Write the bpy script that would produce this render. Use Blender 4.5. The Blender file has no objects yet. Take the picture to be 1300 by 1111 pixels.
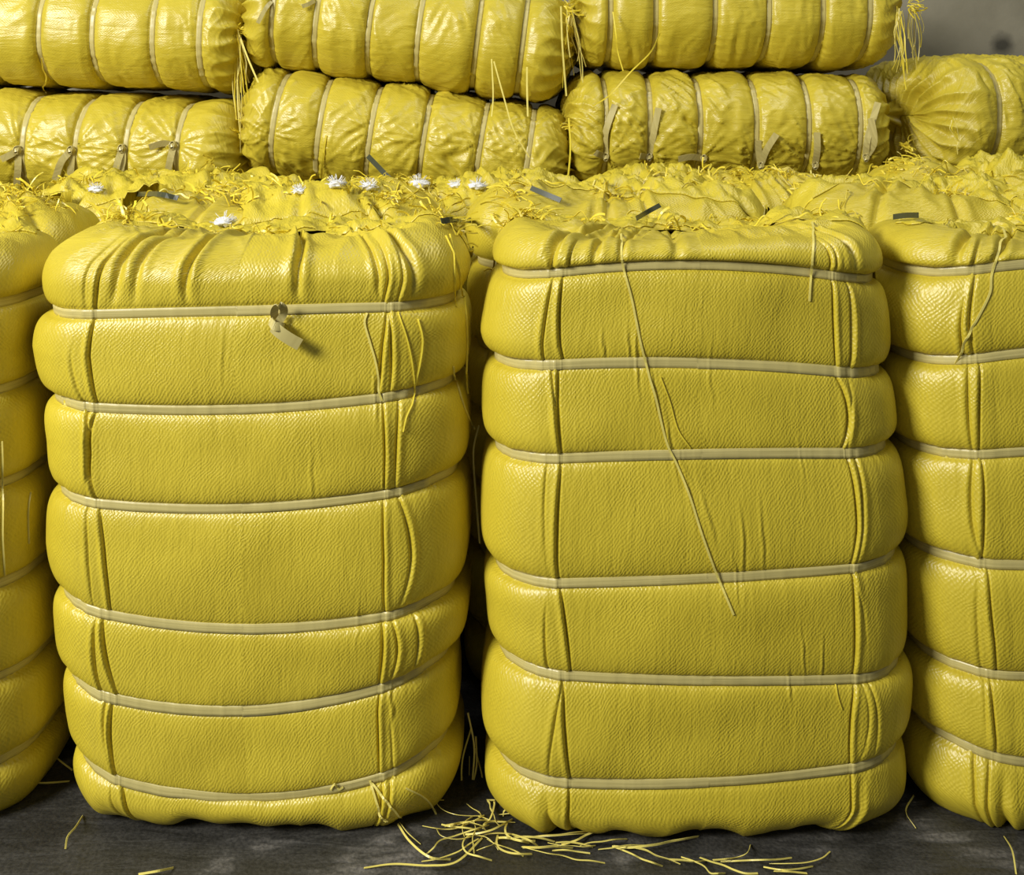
import bpy, math, random
import numpy as np
from mathutils import Vector, Matrix
from mathutils.bvhtree import BVHTree
R = math.radians
S = bpy.context.scene
COL = S.collection

# ------------------------------------------------------------------ camera
CAM_H, F, HOR, CX = 1.21, 1300.0, 142.0, 650.0
cd = bpy.data.cameras.new('camera'); cam = bpy.data.objects.new('camera', cd); COL.objects.link(cam)
cam.location = (0, 0, CAM_H); cam.rotation_euler = (R(90), 0, 0)
cd.sensor_fit = 'HORIZONTAL'; cd.sensor_width = 36.0; cd.lens = F / 1300.0 * 36.0
cd.shift_y = (HOR - 555.5) / 1300.0
cd.clip_start = 0.05; cd.clip_end = 60
S.camera = cam

# ------------------------------------------------------------------ world, lights, exposure
S.view_settings.view_transform = 'Standard'; S.view_settings.look = 'None'
S.view_settings.gamma = 1.0; S.view_settings.use_curve_mapping = False
S.view_settings.exposure = 0.08
w = bpy.data.worlds.new('world'); S.world = w; w.use_nodes = True
w.node_tree.nodes['Background'].inputs[0].default_value = (0.93, 0.97, 1.0, 1)
w.node_tree.nodes['Background'].inputs[1].default_value = 0.14
def area(name, loc, target, sx, sy, power, col=(1, 1, 1)):
    l = bpy.data.lights.new(name, 'AREA'); l.shape = 'RECTANGLE'; l.size = sx; l.size_y = sy
    l.energy = power; l.color = col
    o = bpy.data.objects.new(name, l); COL.objects.link(o); o.location = loc
    o.rotation_euler = (Vector(target) - Vector(loc)).to_track_quat('-Z', 'Y').to_euler()
    return o
area('daylight_from_open_side', (-3.6, -0.9, 3.2), (0.2, 2.4, 0.8), 1.4, 1.4, 310, (1.0, 0.985, 0.95))
area('skylight', (1.2, 1.6, 4.6), (0.4, 2.4, 0.8), 1.6, 1.6, 45, (0.97, 0.99, 1.0))

# ------------------------------------------------------------------ numpy noise
_tabs = {}
def vnoise(x, y, seed=0):
    if seed not in _tabs:
        _tabs[seed] = np.random.RandomState(seed * 7 + 3).rand(256, 256) * 2 - 1
    T = _tabs[seed]
    xi = np.floor(x).astype(int); yi = np.floor(y).astype(int)
    fx = x - xi; fy = y - yi
    fx = fx * fx * fx * (fx * (fx * 6 - 15) + 10); fy = fy * fy * fy * (fy * (fy * 6 - 15) + 10)
    x0 = xi & 255; x1 = (xi + 1) & 255; y0 = yi & 255; y1 = (yi + 1) & 255
    return (T[x0, y0] * (1 - fx) * (1 - fy) + T[x1, y0] * fx * (1 - fy) + T[x0, y1] * (1 - fx) * fy + T[x1, y1] * fx * fy)
def fbm(x, y, seed=0, oct=3):
    s = 0; a = 1.0
    for i in range(oct):
        s = s + a * vnoise(x * 2 ** i, y * 2 ** i, seed + i); a *= 0.5
    return s
def ridged(x, y, seed=0):
    return 1 - np.abs(vnoise(x, y, seed)) * 2.2
def pwr(a, p): return np.sign(a) * np.abs(a) ** p

# ------------------------------------------------------------------ materials
def newmat(name):
    m = bpy.data.materials.new(name); m.use_nodes = True
    nt = m.node_tree; b = nt.nodes['Principled BSDF']
    return m, nt, b
def N(nt, t, **kw):
    n = nt.nodes.new(t)
    for k, v in kw.items(): setattr(n, k, v)
    return n
def math_(nt, op, a, b=None, c=None):
    n = nt.nodes.new('ShaderNodeMath'); n.operation = op
    for i, v in enumerate((a, b, c)):
        if v is None: continue
        if isinstance(v, (int, float)): n.inputs[i].default_value = v
        else: nt.links.new(v, n.inputs[i])
    return n.outputs[0]
def mat_woven(name, base, dark, weave=1.0, rough=0.4, wr=0.5):
    m, nt, b = newmat(name); L = nt.links.new
    uv = N(nt, 'ShaderNodeUVMap').outputs[0]
    nd = N(nt, 'ShaderNodeTexNoise'); nd.inputs['Scale'].default_value = 38; nd.inputs['Detail'].default_value = 2; L(uv, nd.inputs['Vector'])
    off = N(nt, 'ShaderNodeVectorMath', operation='MULTIPLY_ADD')
    L(nd.outputs['Color'], off.inputs[0]); off.inputs[1].default_value = (0.010, 0.017, 0); L(uv, off.inputs[2])
    sep = N(nt, 'ShaderNodeSeparateXYZ'); L(off.outputs[0], sep.inputs[0])
    a = math_(nt, 'SINE', math_(nt, 'MULTIPLY', sep.outputs[0], 2 * math.pi / 0.0068))
    c = math_(nt, 'SINE', math_(nt, 'MULTIPLY', sep.outputs[1], 2 * math.pi / 0.0085))
    wv = math_(nt, 'MULTIPLY', a, c)
    # irregular warp tapes: stretched noise
    mp = N(nt, 'ShaderNodeMapping'); mp.inputs['Scale'].default_value = (260, 45, 1); L(uv, mp.inputs[0])
    n2 = N(nt, 'ShaderNodeTexNoise'); n2.inputs['Scale'].default_value = 1; n2.inputs['Detail'].default_value = 2; L(mp.outputs[0], n2.inputs['Vector'])
    n3 = N(nt, 'ShaderNodeTexNoise'); n3.inputs['Scale'].default_value = 9; n3.inputs['Detail'].default_value = 2; L(uv, n3.inputs['Vector'])
    amp = math_(nt, 'MULTIPLY', n3.outputs[0], 1.6)
    h = math_(nt, 'ADD', math_(nt, 'MULTIPLY', math_(nt, 'MULTIPLY', wv, amp), 0.55), math_(nt, 'MULTIPLY', n2.outputs[0], 1.5))
    bp = N(nt, 'ShaderNodeBump'); bp.inputs['Strength'].default_value = 0.75 * weave; bp.inputs['Distance'].default_value = 0.0007
    L(h, bp.inputs['Height'])
    # soft irregular creases of the sheet
    mp2 = N(nt, 'ShaderNodeMapping'); mp2.inputs['Scale'].default_value = (46, 7, 1); L(uv, mp2.inputs[0])
    n4 = N(nt, 'ShaderNodeTexNoise'); n4.inputs['Scale'].default_value = 1; n4.inputs['Detail'].default_value = 5; n4.inputs['Roughness'].default_value = 0.62
    n4.inputs['Distortion'].default_value = 0.6; L(mp2.outputs[0], n4.inputs['Vector'])
    bp2 = N(nt, 'ShaderNodeBump'); bp2.inputs['Strength'].default_value = wr; bp2.inputs['Distance'].default_value = 0.004
    L(n4.outputs[0], bp2.inputs['Height']); L(bp.outputs[0], bp2.inputs['Normal']); L(bp2.outputs[0], b.inputs['Normal'])
    # colour: slight dye / tape variation
    n5 = N(nt, 'ShaderNodeTexNoise'); n5.inputs['Scale'].default_value = 5; n5.inputs['Detail'].default_value = 4; L(uv, n5.inputs['Vector'])
    f = math_(nt, 'ADD', math_(nt, 'MULTIPLY', n5.outputs[0], 0.9), math_(nt, 'MULTIPLY', n2.outputs[0], 0.45))
    cr = N(nt, 'ShaderNodeValToRGB'); cr.color_ramp.elements[0].position = 0.42; cr.color_ramp.elements[1].position = 0.9
    cr.color_ramp.elements[0].color = (*dark, 1); cr.color_ramp.elements[1].color = (*base, 1)
    L(f, cr.inputs[0]); L(cr.outputs[0], b.inputs['Base Color'])
    b.inputs['Roughness'].default_value = rough; b.inputs['Specular IOR Level'].default_value = 0.7
    return m
M_SACK = mat_woven('yellow_woven_plastic', (0.66, 0.525, 0.036), (0.54, 0.42, 0.024), 1.05, 0.40, 0.45)
M_THIN = mat_woven('yellow_thin_woven_plastic', (0.66, 0.53, 0.045), (0.54, 0.43, 0.028), 0.5, 0.36, 1.0)
M_FLAP = mat_woven('yellow_loose_woven_cloth', (0.70, 0.565, 0.04), (0.57, 0.45, 0.025), 1.0, 0.42, 0.6)
def mat_plain(name, col, rough=0.4, streak=None):
    m, nt, b = newmat(name); L = nt.links.new
    if streak:
        uv = N(nt, 'ShaderNodeUVMap').outputs[0]
        mp = N(nt, 'ShaderNodeMapping'); mp.inputs['Scale'].default_value = (6, 420, 1); L(uv, mp.inputs[0])
        n = N(nt, 'ShaderNodeTexNoise'); n.inputs['Scale'].default_value = 1; n.inputs['Detail'].default_value = 3; L(mp.outputs[0], n.inputs['Vector'])
        cr = N(nt, 'ShaderNodeValToRGB'); cr.color_ramp.elements[0].position = 0.3; cr.color_ramp.elements[1].position = 0.7
        cr.color_ramp.elements[0].color = (*streak, 1); cr.color_ramp.elements[1].color = (*col, 1)
        L(n.outputs[0], cr.inputs[0]); L(cr.outputs[0], b.inputs['Base Color'])
        bp = N(nt, 'ShaderNodeBump'); bp.inputs['Strength'].default_value = 0.5; bp.inputs['Distance'].default_value = 0.0006
        L(n.outputs[0], bp.inputs['Height']); L(bp.outputs[0], b.inputs['Normal'])
    else:
        tc = N(nt, 'ShaderNodeTexCoord'); n = N(nt, 'ShaderNodeTexNoise'); n.inputs['Scale'].default_value = 60
        L(tc.outputs['Object'], n.inputs['Vector'])
        cr = N(nt, 'ShaderNodeValToRGB')
        cr.color_ramp.elements[0].color = (*[c * 0.8 for c in col], 1); cr.color_ramp.elements[1].color = (*[min(1, c * 1.15) for c in col], 1)
        L(n.outputs[0], cr.inputs[0]); L(cr.outputs[0], b.inputs['Base Color'])
    b.inputs['Roughness'].default_value = rough
    return m
M_STRAP = mat_plain('khaki_strapping', (0.62, 0.53, 0.20), 0.36, (0.48, 0.405, 0.14))
M_TAPE = mat_plain('yellow_plastic_tape', (0.82, 0.66, 0.05), 0.35)
M_PALE = mat_plain('pale_yellow_thread', (0.80, 0.68, 0.16), 0.4)
M_LINT = mat_plain('white_lint', (0.86, 0.86, 0.84), 0.9)
M_DARK = mat_plain('dark_olive_strap', (0.055, 0.06, 0.028), 0.35)

# ------------------------------------------------------------------ object helpers
def link(name, me, mat, parent=None):
    o = bpy.data.objects.new(name, me); COL.objects.link(o)
    if mat: me.materials.append(mat)
    if parent: o.parent = parent
    return o
def mesh_np(name, V, Q, UVv=None, smooth=True):
    """V n,3 ; Q m,4 quads ; UVv per-vertex uv"""
    me = bpy.data.meshes.new(name)
    V = np.asarray(V, dtype=np.float32); Q = np.asarray(Q, dtype=np.int32)
    me.vertices.add(len(V)); me.vertices.foreach_set('co', V.ravel())
    me.loops.add(Q.size); me.loops.foreach_set('vertex_index', Q.ravel())
    me.polygons.add(len(Q)); me.polygons.foreach_set('loop_start', np.arange(0, Q.size, 4, dtype=np.int32))
    if UVv is not None:
        ul = me.uv_layers.new(name='UVMap')
        if UVv.shape[0] == Q.size: ul.data.foreach_set('uv', UVv.astype(np.float32).ravel())
        else: ul.data.foreach_set('uv', UVv[Q.ravel()].astype(np.float32).ravel())
    me.polygons.foreach_set('use_smooth', np.full(len(Q), bool(smooth)))
    me.update(calc_edges=True); me.validate()
    return me
def empty(name, loc, rot=(0, 0, 0), label='', cat='', group=None):
    o = bpy.data.objects.new(name, None); COL.objects.link(o); o.location = loc; o.rotation_euler = rot
    o.empty_display_size = 0.1
    o['label'] = label; o['category'] = cat
    if group: o['group'] = group
    return o

# ------------------------------------------------------------------ cross-section of a bale
class Section:
    """rounded rectangle, arclength from the middle of the -Y side, counter-clockwise"""
    def __init__(s, W, D, r, pillow=0.02):
        s.W, s.D, s.r, s.pil = W, D, r, pillow
        a, b = W - 2 * r, D - 2 * r; q = math.pi * r / 2
        s.segs = [a / 2, q, b, q, a, q, b, q, a / 2]; s.P = sum(s.segs); s.a, s.b, s.q = a, b, q
        # u position of the corner starts
        c = np.cumsum([0] + s.segs); s.c = c
    def pt(s, u):
        u = np.mod(u, s.P); r = s.r; a, b, q = s.a, s.b, s.q; c = s.c
        x = np.zeros_like(u); y = np.zeros_like(u); nx = np.zeros_like(u); ny = np.zeros_like(u)
        hx, hy = a / 2, b / 2
        def arc(mask, u0, cx, cy, a0):
            t = a0 + (u[mask] - u0) / r
            nx[mask] = np.cos(t); ny[mask] = np.sin(t)
            x[mask] = cx + r * nx[mask]; y[mask] = cy + r * ny[mask]
        m = u < c[1]; x[m] = u[m]; y[m] = -s.D / 2; ny[m] = -1
        arc((u >= c[1]) & (u < c[2]), c[1], hx, -hy, -math.pi / 2)
        m = (u >= c[2]) & (u < c[3]); x[m] = s.W / 2; y[m] = -hy + (u[m] - c[2]); nx[m] = 1
        arc((u >= c[3]) & (u < c[4]), c[3], hx, hy, 0)
        m = (u >= c[4]) & (u < c[5]); x[m] = hx - (u[m] - c[4]); y[m] = s.D / 2; ny[m] = 1
        arc((u >= c[5]) & (u < c[6]), c[5], -hx, hy, math.pi / 2)
        m = (u >= c[6]) & (u < c[7]); x[m] = -s.W / 2; y[m] = hy - (u[m] - c[6]); nx[m] = -1
        arc((u >= c[7]) & (u < c[8]), c[7], -hx, -hy, math.pi)
        m = u >= c[8]; x[m] = -hx + (u[m] - c[8]); y[m] = -s.D / 2; ny[m] = -1
        # pillow bulge
        bul = s.pil
        y = y + ny * bul * np.cos(np.clip(x / s.W, -.5, .5) * math.pi)
        x = x + nx * bul * 0.6 * np.cos(np.clip(y / s.D, -.5, .5) * math.pi)
        return x, y, nx, ny

def build_bale(root, spec):
    """spec keys: W D L r seed bands(list of funcs x->z) prof(z->(shift,scale)) focus step lying ...  Returns world BVH later."""
    g = spec.get
    W, D, L = spec['W'], spec['D'], spec['L']; seed = spec['seed']; rs = np.random.RandomState(seed)
    sec = Section(W, D, g('r', 0.1), g('pillow', 0.02))
    P = sec.P
    # --- u samples with variable density
    step = g('step', 0.005); us = [0.0]; u = 0.0
    foc = g('focus', [])
    while u < P - 1e-6:
        st = step if not g('backcoarse') else (step if (u < sec.c[2] + 0.03 or u > sec.c[7] - 0.03) else step * 2.5)
        for (uc, hw, fs) in foc:
            if abs(u - uc) < hw: st = min(st, fs)
        u += st; us.append(u)
    us = np.array(us) * (P / us[-1]); us = us[:-1]; n = len(us)
    X0, Y0, NX, NY = sec.pt(us)
    bands = spec['bands']; nb = len(bands); K = g('K', 26); KE = g('KE', 56)
    hb = 0.0078
    zb = [b(X0) for b in bands]
    rows_z, rows_in, rows_s, rows_l, rows_th, rows_amp = [], [], [], [], [], []
    # bottom end cap path and top end cap path built as (inset, z) polyline
    Rc = g('Rc', 0.07); Hd = D / 2 - 0.0006
    dome = g('dome', 0.012)
    def endpath(h, k):
        # returns arrays q(0..k-1) : inset, height, s(lobe param), theta(0 side .. 1 cap), from band to centre
        hs = max(h - Rc, 0.01); rc = min(Rc, h - 0.008)
        l1, l2, l3 = hs, rc * math.pi / 2, Hd - rc
        tot = l1 + l2 + l3 * 0.8
        t = np.linspace(0, 1, k) ** 0.95 * (l1 + l2 + l3)
        ins = np.zeros(k); zz = np.zeros(k); th = np.zeros(k)
        m = t < l1; zz[m] = t[m] / l1 * (h - rc)
        m = (t >= l1) & (t < l1 + l2); a = (t[m] - l1) / rc; ins[m] = rc * (1 - np.cos(a)); zz[m] = h - rc + rc * np.sin(a); th[m] = a / (math.pi / 2)
        m = t >= l1 + l2; d = (t[m] - l1 - l2); ins[m] = rc + d; zz[m] = h + dome * np.sin(np.clip(d / l3, 0, 1) * math.pi / 2); th[m] = 1
        s = np.clip(-1 + t / (l1 + l2 * 0.5), -1, 0)
        return ins, zz, s, th
    Z = []; IN = []; SS = []; TH = []; LOB = []; END = []; TT = []
    hbot = np.mean(zb[0]) - hb
    ins, zz, s, th = endpath(hbot, KE)
    for k in range(KE - 1, -1, -1):
        Z.append((zb[0] - hb) * (1 - zz[k] / hbot) if zz[k] <= hbot else np.zeros(n) - 0 * (zz[k] - hbot)); IN.append(ins[k]); SS.append(s[k]); TH.append(th[k]); LOB.append(0); END.append(-1)
    for i in range(nb - 1):
        t = np.linspace(-1, 1, K); s = 0.45 * t + 0.55 * np.sin(t * math.pi / 2)
        for k in range(K):
            a0 = zb[i] + hb; a1 = zb[i + 1] - hb
            Z.append(a0 + (a1 - a0) * (s[k] + 1) / 2); IN.append(0.); SS.append(s[k]); TH.append(0.); LOB.append(i + 1); END.append(0)
    htop = L - np.mean(zb[-1]) - hb
    ins, zz, s, th = endpath(htop, KE)
    for k in range(KE):
        Z.append(zb[-1] + hb + (L - zb[-1] - hb) * min(zz[k] / htop, 1) + max(zz[k] - htop, 0)); IN.append(ins[k]); SS.append(s[k]); TH.append(th[k]); LOB.append(nb); END.append(1)
    Z = np.array(Z); IN = np.array(IN)[:, None]; SS = np.array(SS)[:, None]; TH = np.array(TH)[:, None]
    LOB = np.array(LOB); END = np.array(END)[:, None]; m = len(Z)
    U = np.broadcast_to(us[None, :], (m, n))
    # --- cornerness: how round the section is here
    side = np.abs(NX)[None, :]
    corner = np.clip(1 - np.abs(np.abs(NX) - np.abs(NY)), 0, 1)[None, :]
    amp = g('amp_face', 0.013) * (1 - side) + g('amp_side', 0.03) * side + g('amp_corner', 0.0) * corner
    lobes_amp = 1 + 0.10 * np.clip(rs.randn(nb + 1), -1.2, 1.2)
    lobes_amp = lobes_amp[LOB][:, None]
    prof = (1 - np.abs(SS) ** 3.8) ** 0.52
    wrapU = lambda a: (np.mod(a + P / 2, P) - P / 2)
    # seamless-ish coordinates for noise: walk around the section
    nx_ = X0[None, :] * 1.0 + 3.1; ny_ = Y0[None, :] * 1.0 + 7.7
    uu = np.minimum(us, P - us)[None, :] + 0.5 * np.sign(NX)[None, :] * 0 + (us > P / 2)[None, :] * 0.0
    off = amp * lobes_amp * prof
    # large uneven filling
    off = off + g('lump', 0.006) * prof * fbm(nx_ * 5 + ny_ * 3, Z * 6, seed + 11, 2)
    # puckers beside the straps
    pk = np.clip(np.abs(SS), 0, 1) ** 5 * (1 - TH)
    off = off + g('pucker', 0.0016) * pk * fbm(U * 70, Z * 14, seed + 21, 2) * (0.4 + corner * 1.6)
    # long soft wrinkles
    wr = g('wrinkle', 0.0)
    if wr:
        msk = np.clip(fbm(U * 6, Z * 6, seed + 31, 2) * 1.5 + 0.55, 0, 1.3)
        ang = vnoise(U * 3.0, Z * 5.0, seed + 33) * 0.9 + g('wang', 0.6)
        ca, sa = math.cos(g('wang', 0.6)), math.sin(g('wang', 0.6))
        p = U * ca + Z * sa; q = -U * sa + Z * ca
        warp = vnoise(U * 9, Z * 9, seed + 35) * 0.035
        off = off + wr * msk * prof * (ridged(p * 9, (q + warp) * 42, seed + 37) ** 3 * 1.0 + 0.5 * ridged(p * 16, (q - warp) * 80, seed + 38) ** 2 - 0.5)
        sa2 = -sa
        p = U * ca + Z * sa2; q = -U * sa2 + Z * ca
        off = off + wr * 0.7 * (1.1 - msk) * prof * (ridged(p * 8, (q + warp) * 38, seed + 39) ** 3 - 0.3)
    for (kz, ku) in g('knots', []):       # folds drawn towards a knot
        dz = Z - kz; du = wrapU(U - ku); r_ = np.sqrt(dz ** 2 + du ** 2); an = np.arctan2(du, np.abs(dz) + 1e-6)
        off = off + prof * 0.0105 * np.exp(-r_ / 0.085) * np.clip(r_ / 0.02, 0, 1) * (ridged(an * 4.3 + kz * 37 + (dz > 0) * 9.0, r_ * 5, seed + 51) ** 2 * 1.4 - 0.6)
    # corner tucks: bowed vertical grooves, one set per lobe
    tk = g('tuck', 0.006)
    if tk:
        corners = [(sec.c[1], 1), (sec.c[8], -1), (sec.c[4], -1), (sec.c[5], 1)]
        for ci, (uc, sg) in enumerate(corners):
            uc = uc + sg * g('tuckshift', 0.0)
            for li in range(nb + 1):
                rows = np.where(LOB == li)[0]
                s_ = SS[rows]; t_ = TH[rows]
                cnt = 2 if rs.rand() < 0.75 else 3
                for k in range(cnt):
                    base = uc + sg * (k * (0.008 + 0.016 * rs.rand()) + 0.003 * rs.randn())
                    bow = sg * (0.005 * rs.randn() + 0.003) ; dep = tk * (1.0 if k == 0 else 0.3 + 0.6 * rs.rand()); wd = 0.0015 + 0.0012 * rs.rand()
                    tilt = 0.004 * rs.randn()
                    c = base + bow * (1 - s_ ** 2) + tilt * s_
                    d = wrapU(U[rows] - c)
                    fade = (1 - 0.55 * np.abs(s_ + (0.5 * rs.randn() if k else 0)) ** 2).clip(0, 1) * (1 - t_)
                    off[rows] += fade * (-dep * np.exp(-(d / wd) ** 2) + dep * 0.55 * np.exp(-((d - sg * 0.006) / 0.005) ** 2))
    for (xa, za, xb, zb_, dep, wd) in g('streaks', []):
        ax, az = xb - xa, zb_ - za; l2 = ax * ax + az * az
        tt = np.clip(((X0[None, :] - xa) * ax + (Z - za) * az) / l2, 0, 1)
        dx = (X0[None, :] - xa - tt * ax) + 0.003 * vnoise(tt * 5, tt * 0 + xa * 50, seed + 63); dz = Z - za - tt * az
        rr = np.sqrt(dx ** 2 + (dz * 0.35) ** 2)
        off = off + (NY < -0.3)[None, :] * dep * (np.exp(-(rr / wd) ** 2) - 0.7 * np.exp(-((np.sqrt((dx - wd * 1.8) ** 2 + (dz * .35) ** 2)) / wd) ** 2)) * np.sin(np.clip(tt, 0.08, 0.92) * math.pi)
    # pleats of the gathered end lobes
    for (x, dep, wd, which, ln) in g('pleats', []):
        dx = X0[None, :] - x - 0.01 * vnoise(Z * 14, Z * 0 + x * 9, seed + 61)
        env = np.clip((SS + 1) / ln, 0, 1) * (END == which) * (NY < -0.3)[None, :] * np.clip(1.15 - TH * 0.2, 0, 1)
        off = off + env * (-dep * np.exp(-(dx / wd) ** 2) + dep * 0.45 * np.exp(-((np.abs(dx) - wd * 2.2) / (wd * 1.6)) ** 2))
    # gathered cap
    ga = g('gather', 0.006); gk = g('gatherk', 22)
    rad = np.clip(IN / (D / 2), 0, 1)
    if ga:
        phase = U / P * gk * 2 * math.pi + 2.5 * vnoise(U * 5, Z * 0 + rad * 3, seed + 71)
        env = (np.clip(rad * 1.8, 0, 1) * (END != 0) * (1 - 0.3 * rad)) + np.clip(SS + 1, 0, 1) ** 1.5 * g('gatherlobe', 0.35) * (END != 0) * (1 - rad).clip(0, 1)
        env = env * np.clip((1 - rad) * 5, 0, 1)
        off = off + ga * env * (1 - np.abs(np.sin(phase / 2)) * 1.6) * (0.7 + 0.6 * vnoise(U * 8, rad * 4, seed + 73))
    # profile control
    if g('prof'):
        sh, sc, ysh = spec['prof'](Z)
    else: sh, sc, ysh = 0, 1, 0
    gx = g('gatherx', 0.0)
    kx = 1 - IN / (W / 2) * (1 - gx) - gx * np.clip(IN / (D / 2), 0, 1)
    ky = 1 - IN / (D / 2)
    X = X0[None, :] * kx; Y = Y0[None, :] * ky
    th = TH * math.pi / 2
    X = X + NX[None, :] * off * np.cos(th); Y = Y + NY[None, :] * off * np.cos(th)
    Zt = Z + END * off * np.sin(th)
    if g('topbump'):   # crumpled cloth at the standing top
        env = np.clip(rad * 3 - 0.3, 0, 1) * (END == 1) * np.clip((1.05 - rad) * 5, 0.25, 1)
        Zt = Zt + env * g('topbump') * (fbm(X * 9, Y * 14, seed + 81, 3) + 0.8 * ridged(X * 16 + Y * 9, Y * 22 - X * 5, seed + 85) ** 2 * 0.5)
    X = X * sc + sh; Y = Y + ysh
    if g('lowbump'):   # uneven underside edge
        env = np.clip(1 - Z / 0.10, 0, 1) * (END == -1)
        Zt = Zt + env * g('lowbump') * (0.5 + fbm(X * 11, Y * 3, seed + 91, 2))
    if g('floorclamp', True): Zt = np.where(END == -1, np.maximum(Zt, 0.0005), Zt)
    # --- gather tie knob in the centre of each end
    V = np.stack([X, Y, Zt], -1)
    if g('bend'): V = spec['bend'](V)
    lay = g('orient')
    def orient(V):
        if lay:   # long axis -> +X, width -> +Y (front = -W side), depth -> Z up, origin at base centre
            return np.stack([V[..., 2] - L / 2, V[..., 0], V[..., 1] + D / 2 + 0.0], -1)
        return V
    Vo = orient(V)
    idx = np.arange(m * n).reshape(m, n); nxt = np.roll(idx, -1, 1)
    Q = np.stack([idx[:-1], nxt[:-1], nxt[1:], idx[1:]], -1).reshape(-1, 4)
    # uv in metres: u arclength, v walk length
    vv = np.cumsum(np.concatenate([[0], np.linalg.norm(np.diff(V[:, n // 7], axis=0), axis=1)]))[:, None] * np.ones((1, n))
    vv = vv + (Z - Z.mean(1, keepdims=True)) * 1.0
    Ue = np.concatenate([us, [P]])[None, :] * np.ones((m, 1)); vve = np.concatenate([vv, vv[:, :1]], 1)
    def cu(A): return np.stack([A[:-1, :-1], A[:-1, 1:], A[1:, 1:], A[1:, :-1]], -1).reshape(-1)
    # shrink u on caps so the weave keeps its size
    kk = (1 - 0.5 * rad) * np.ones((m, n + 1))
    UVl = np.stack([cu(Ue * kk + seed * 0.37), cu(vve)], -1)
    me = mesh_np('sack', Vo.reshape(-1, 3), Q, UVl)
    sack = link('sack', me, spec.get('mat', M_SACK), root)
    # --- straps
    straps = []
    for i, b in enumerate(bands):
        k0 = KE + i * K if i < nb else None
        rowa = V[(KE - 1) if i == 0 else (KE + i * K - 1)]       # lower edge row
        rowb = V[KE + i * K] if i < nb - 1 else V[KE + (nb - 1) * K]
        mid = (rowa + rowb) / 2
        mid = mid.copy()
        # smooth along u so that the strap is taut
        w_ = 6
        def sm(A):
            B = np.zeros_like(A)
            for j in range(-w_, w_ + 1): B += np.roll(A, j, 0)
            return B / (2 * w_ + 1)
        mid2 = sm(mid)
        nrm = np.stack([NX, NY, NX * 0], -1)
        outd = np.maximum(0.0, ((mid - mid2) * nrm).sum(-1))
        mid2 = mid2 + nrm * (outd[:, None] * 0.7)
        h = 0.0082 * (1 + 0.06 * rs.randn()); tkn = 0.0012
        tw = (vnoise(us * 3, us * 0 + i, seed + 95) * 0.12)[:, None]       # slight roll
        up = np.array([0, 0, 1.0])[None] + nrm * tw
        ring = [mid2 - up * h + nrm * 0.0004, mid2 + up * h + nrm * 0.0004,
                mid2 + up * h + nrm * (0.0004 + tkn), mid2 + up * 0.35 * h + nrm * (0.0000 + tkn * 1.3), mid2 - up * 0.35 * h + nrm * (0.0000 + tkn * 1.3), mid2 - up * h + nrm * (0.0004 + tkn)]
        SV = np.stack(ring, 0); c = len(ring)
        ii = np.arange(c * n).reshape(c, n)
        q = np.stack([ii, np.roll(ii, -1, 1), np.roll(np.roll(ii, -1, 0), -1, 1), np.roll(ii, -1, 0)], -1).reshape(-1, 4)
        uvs = np.stack([np.broadcast_to(us, (c, n)), np.broadcast_to((np.array([-1, 1, 1, .35, -.35, -1]) * h)[:, None] + i * 0.1, (c, n))], -1).reshape(-1, 2)
        sme = mesh_np('strap', orient(SV).reshape(-1, 3), q, uvs)
        straps.append(link('strap', sme, M_STRAP, root))
    return sack, straps

def world_bvh(o):
    bpy.context.view_layer.update()
    me = o.data; mw = np.array(o.matrix_world)
    n = len(me.vertices); co = np.zeros(n * 3, dtype=np.float32); me.vertices.foreach_get('co', co); co = co.reshape(-1, 3)
    co = co @ mw[:3, :3].T + mw[:3, 3]
    f = np.zeros(len(me.loops), dtype=np.int32); me.loops.foreach_get('vertex_index', f)
    return BVHTree.FromPolygons(co.tolist(), f.reshape(-1, 4).tolist())
def ray_px(px, py):
    return Vector(((px - CX) / F, 1.0, -(py - HOR) / F))
def hit_px(bvh, px, py):
    d = ray_px(px, py)
    loc, nr, i, dist = bvh.ray_cast(Vector((0, 0, CAM_H)), d.normalized())
    return (loc, nr) if loc else None
def at(px, py, y): return Vector(((px - CX) / F * y, y, CAM_H - (py - HOR) / F * y))

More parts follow.
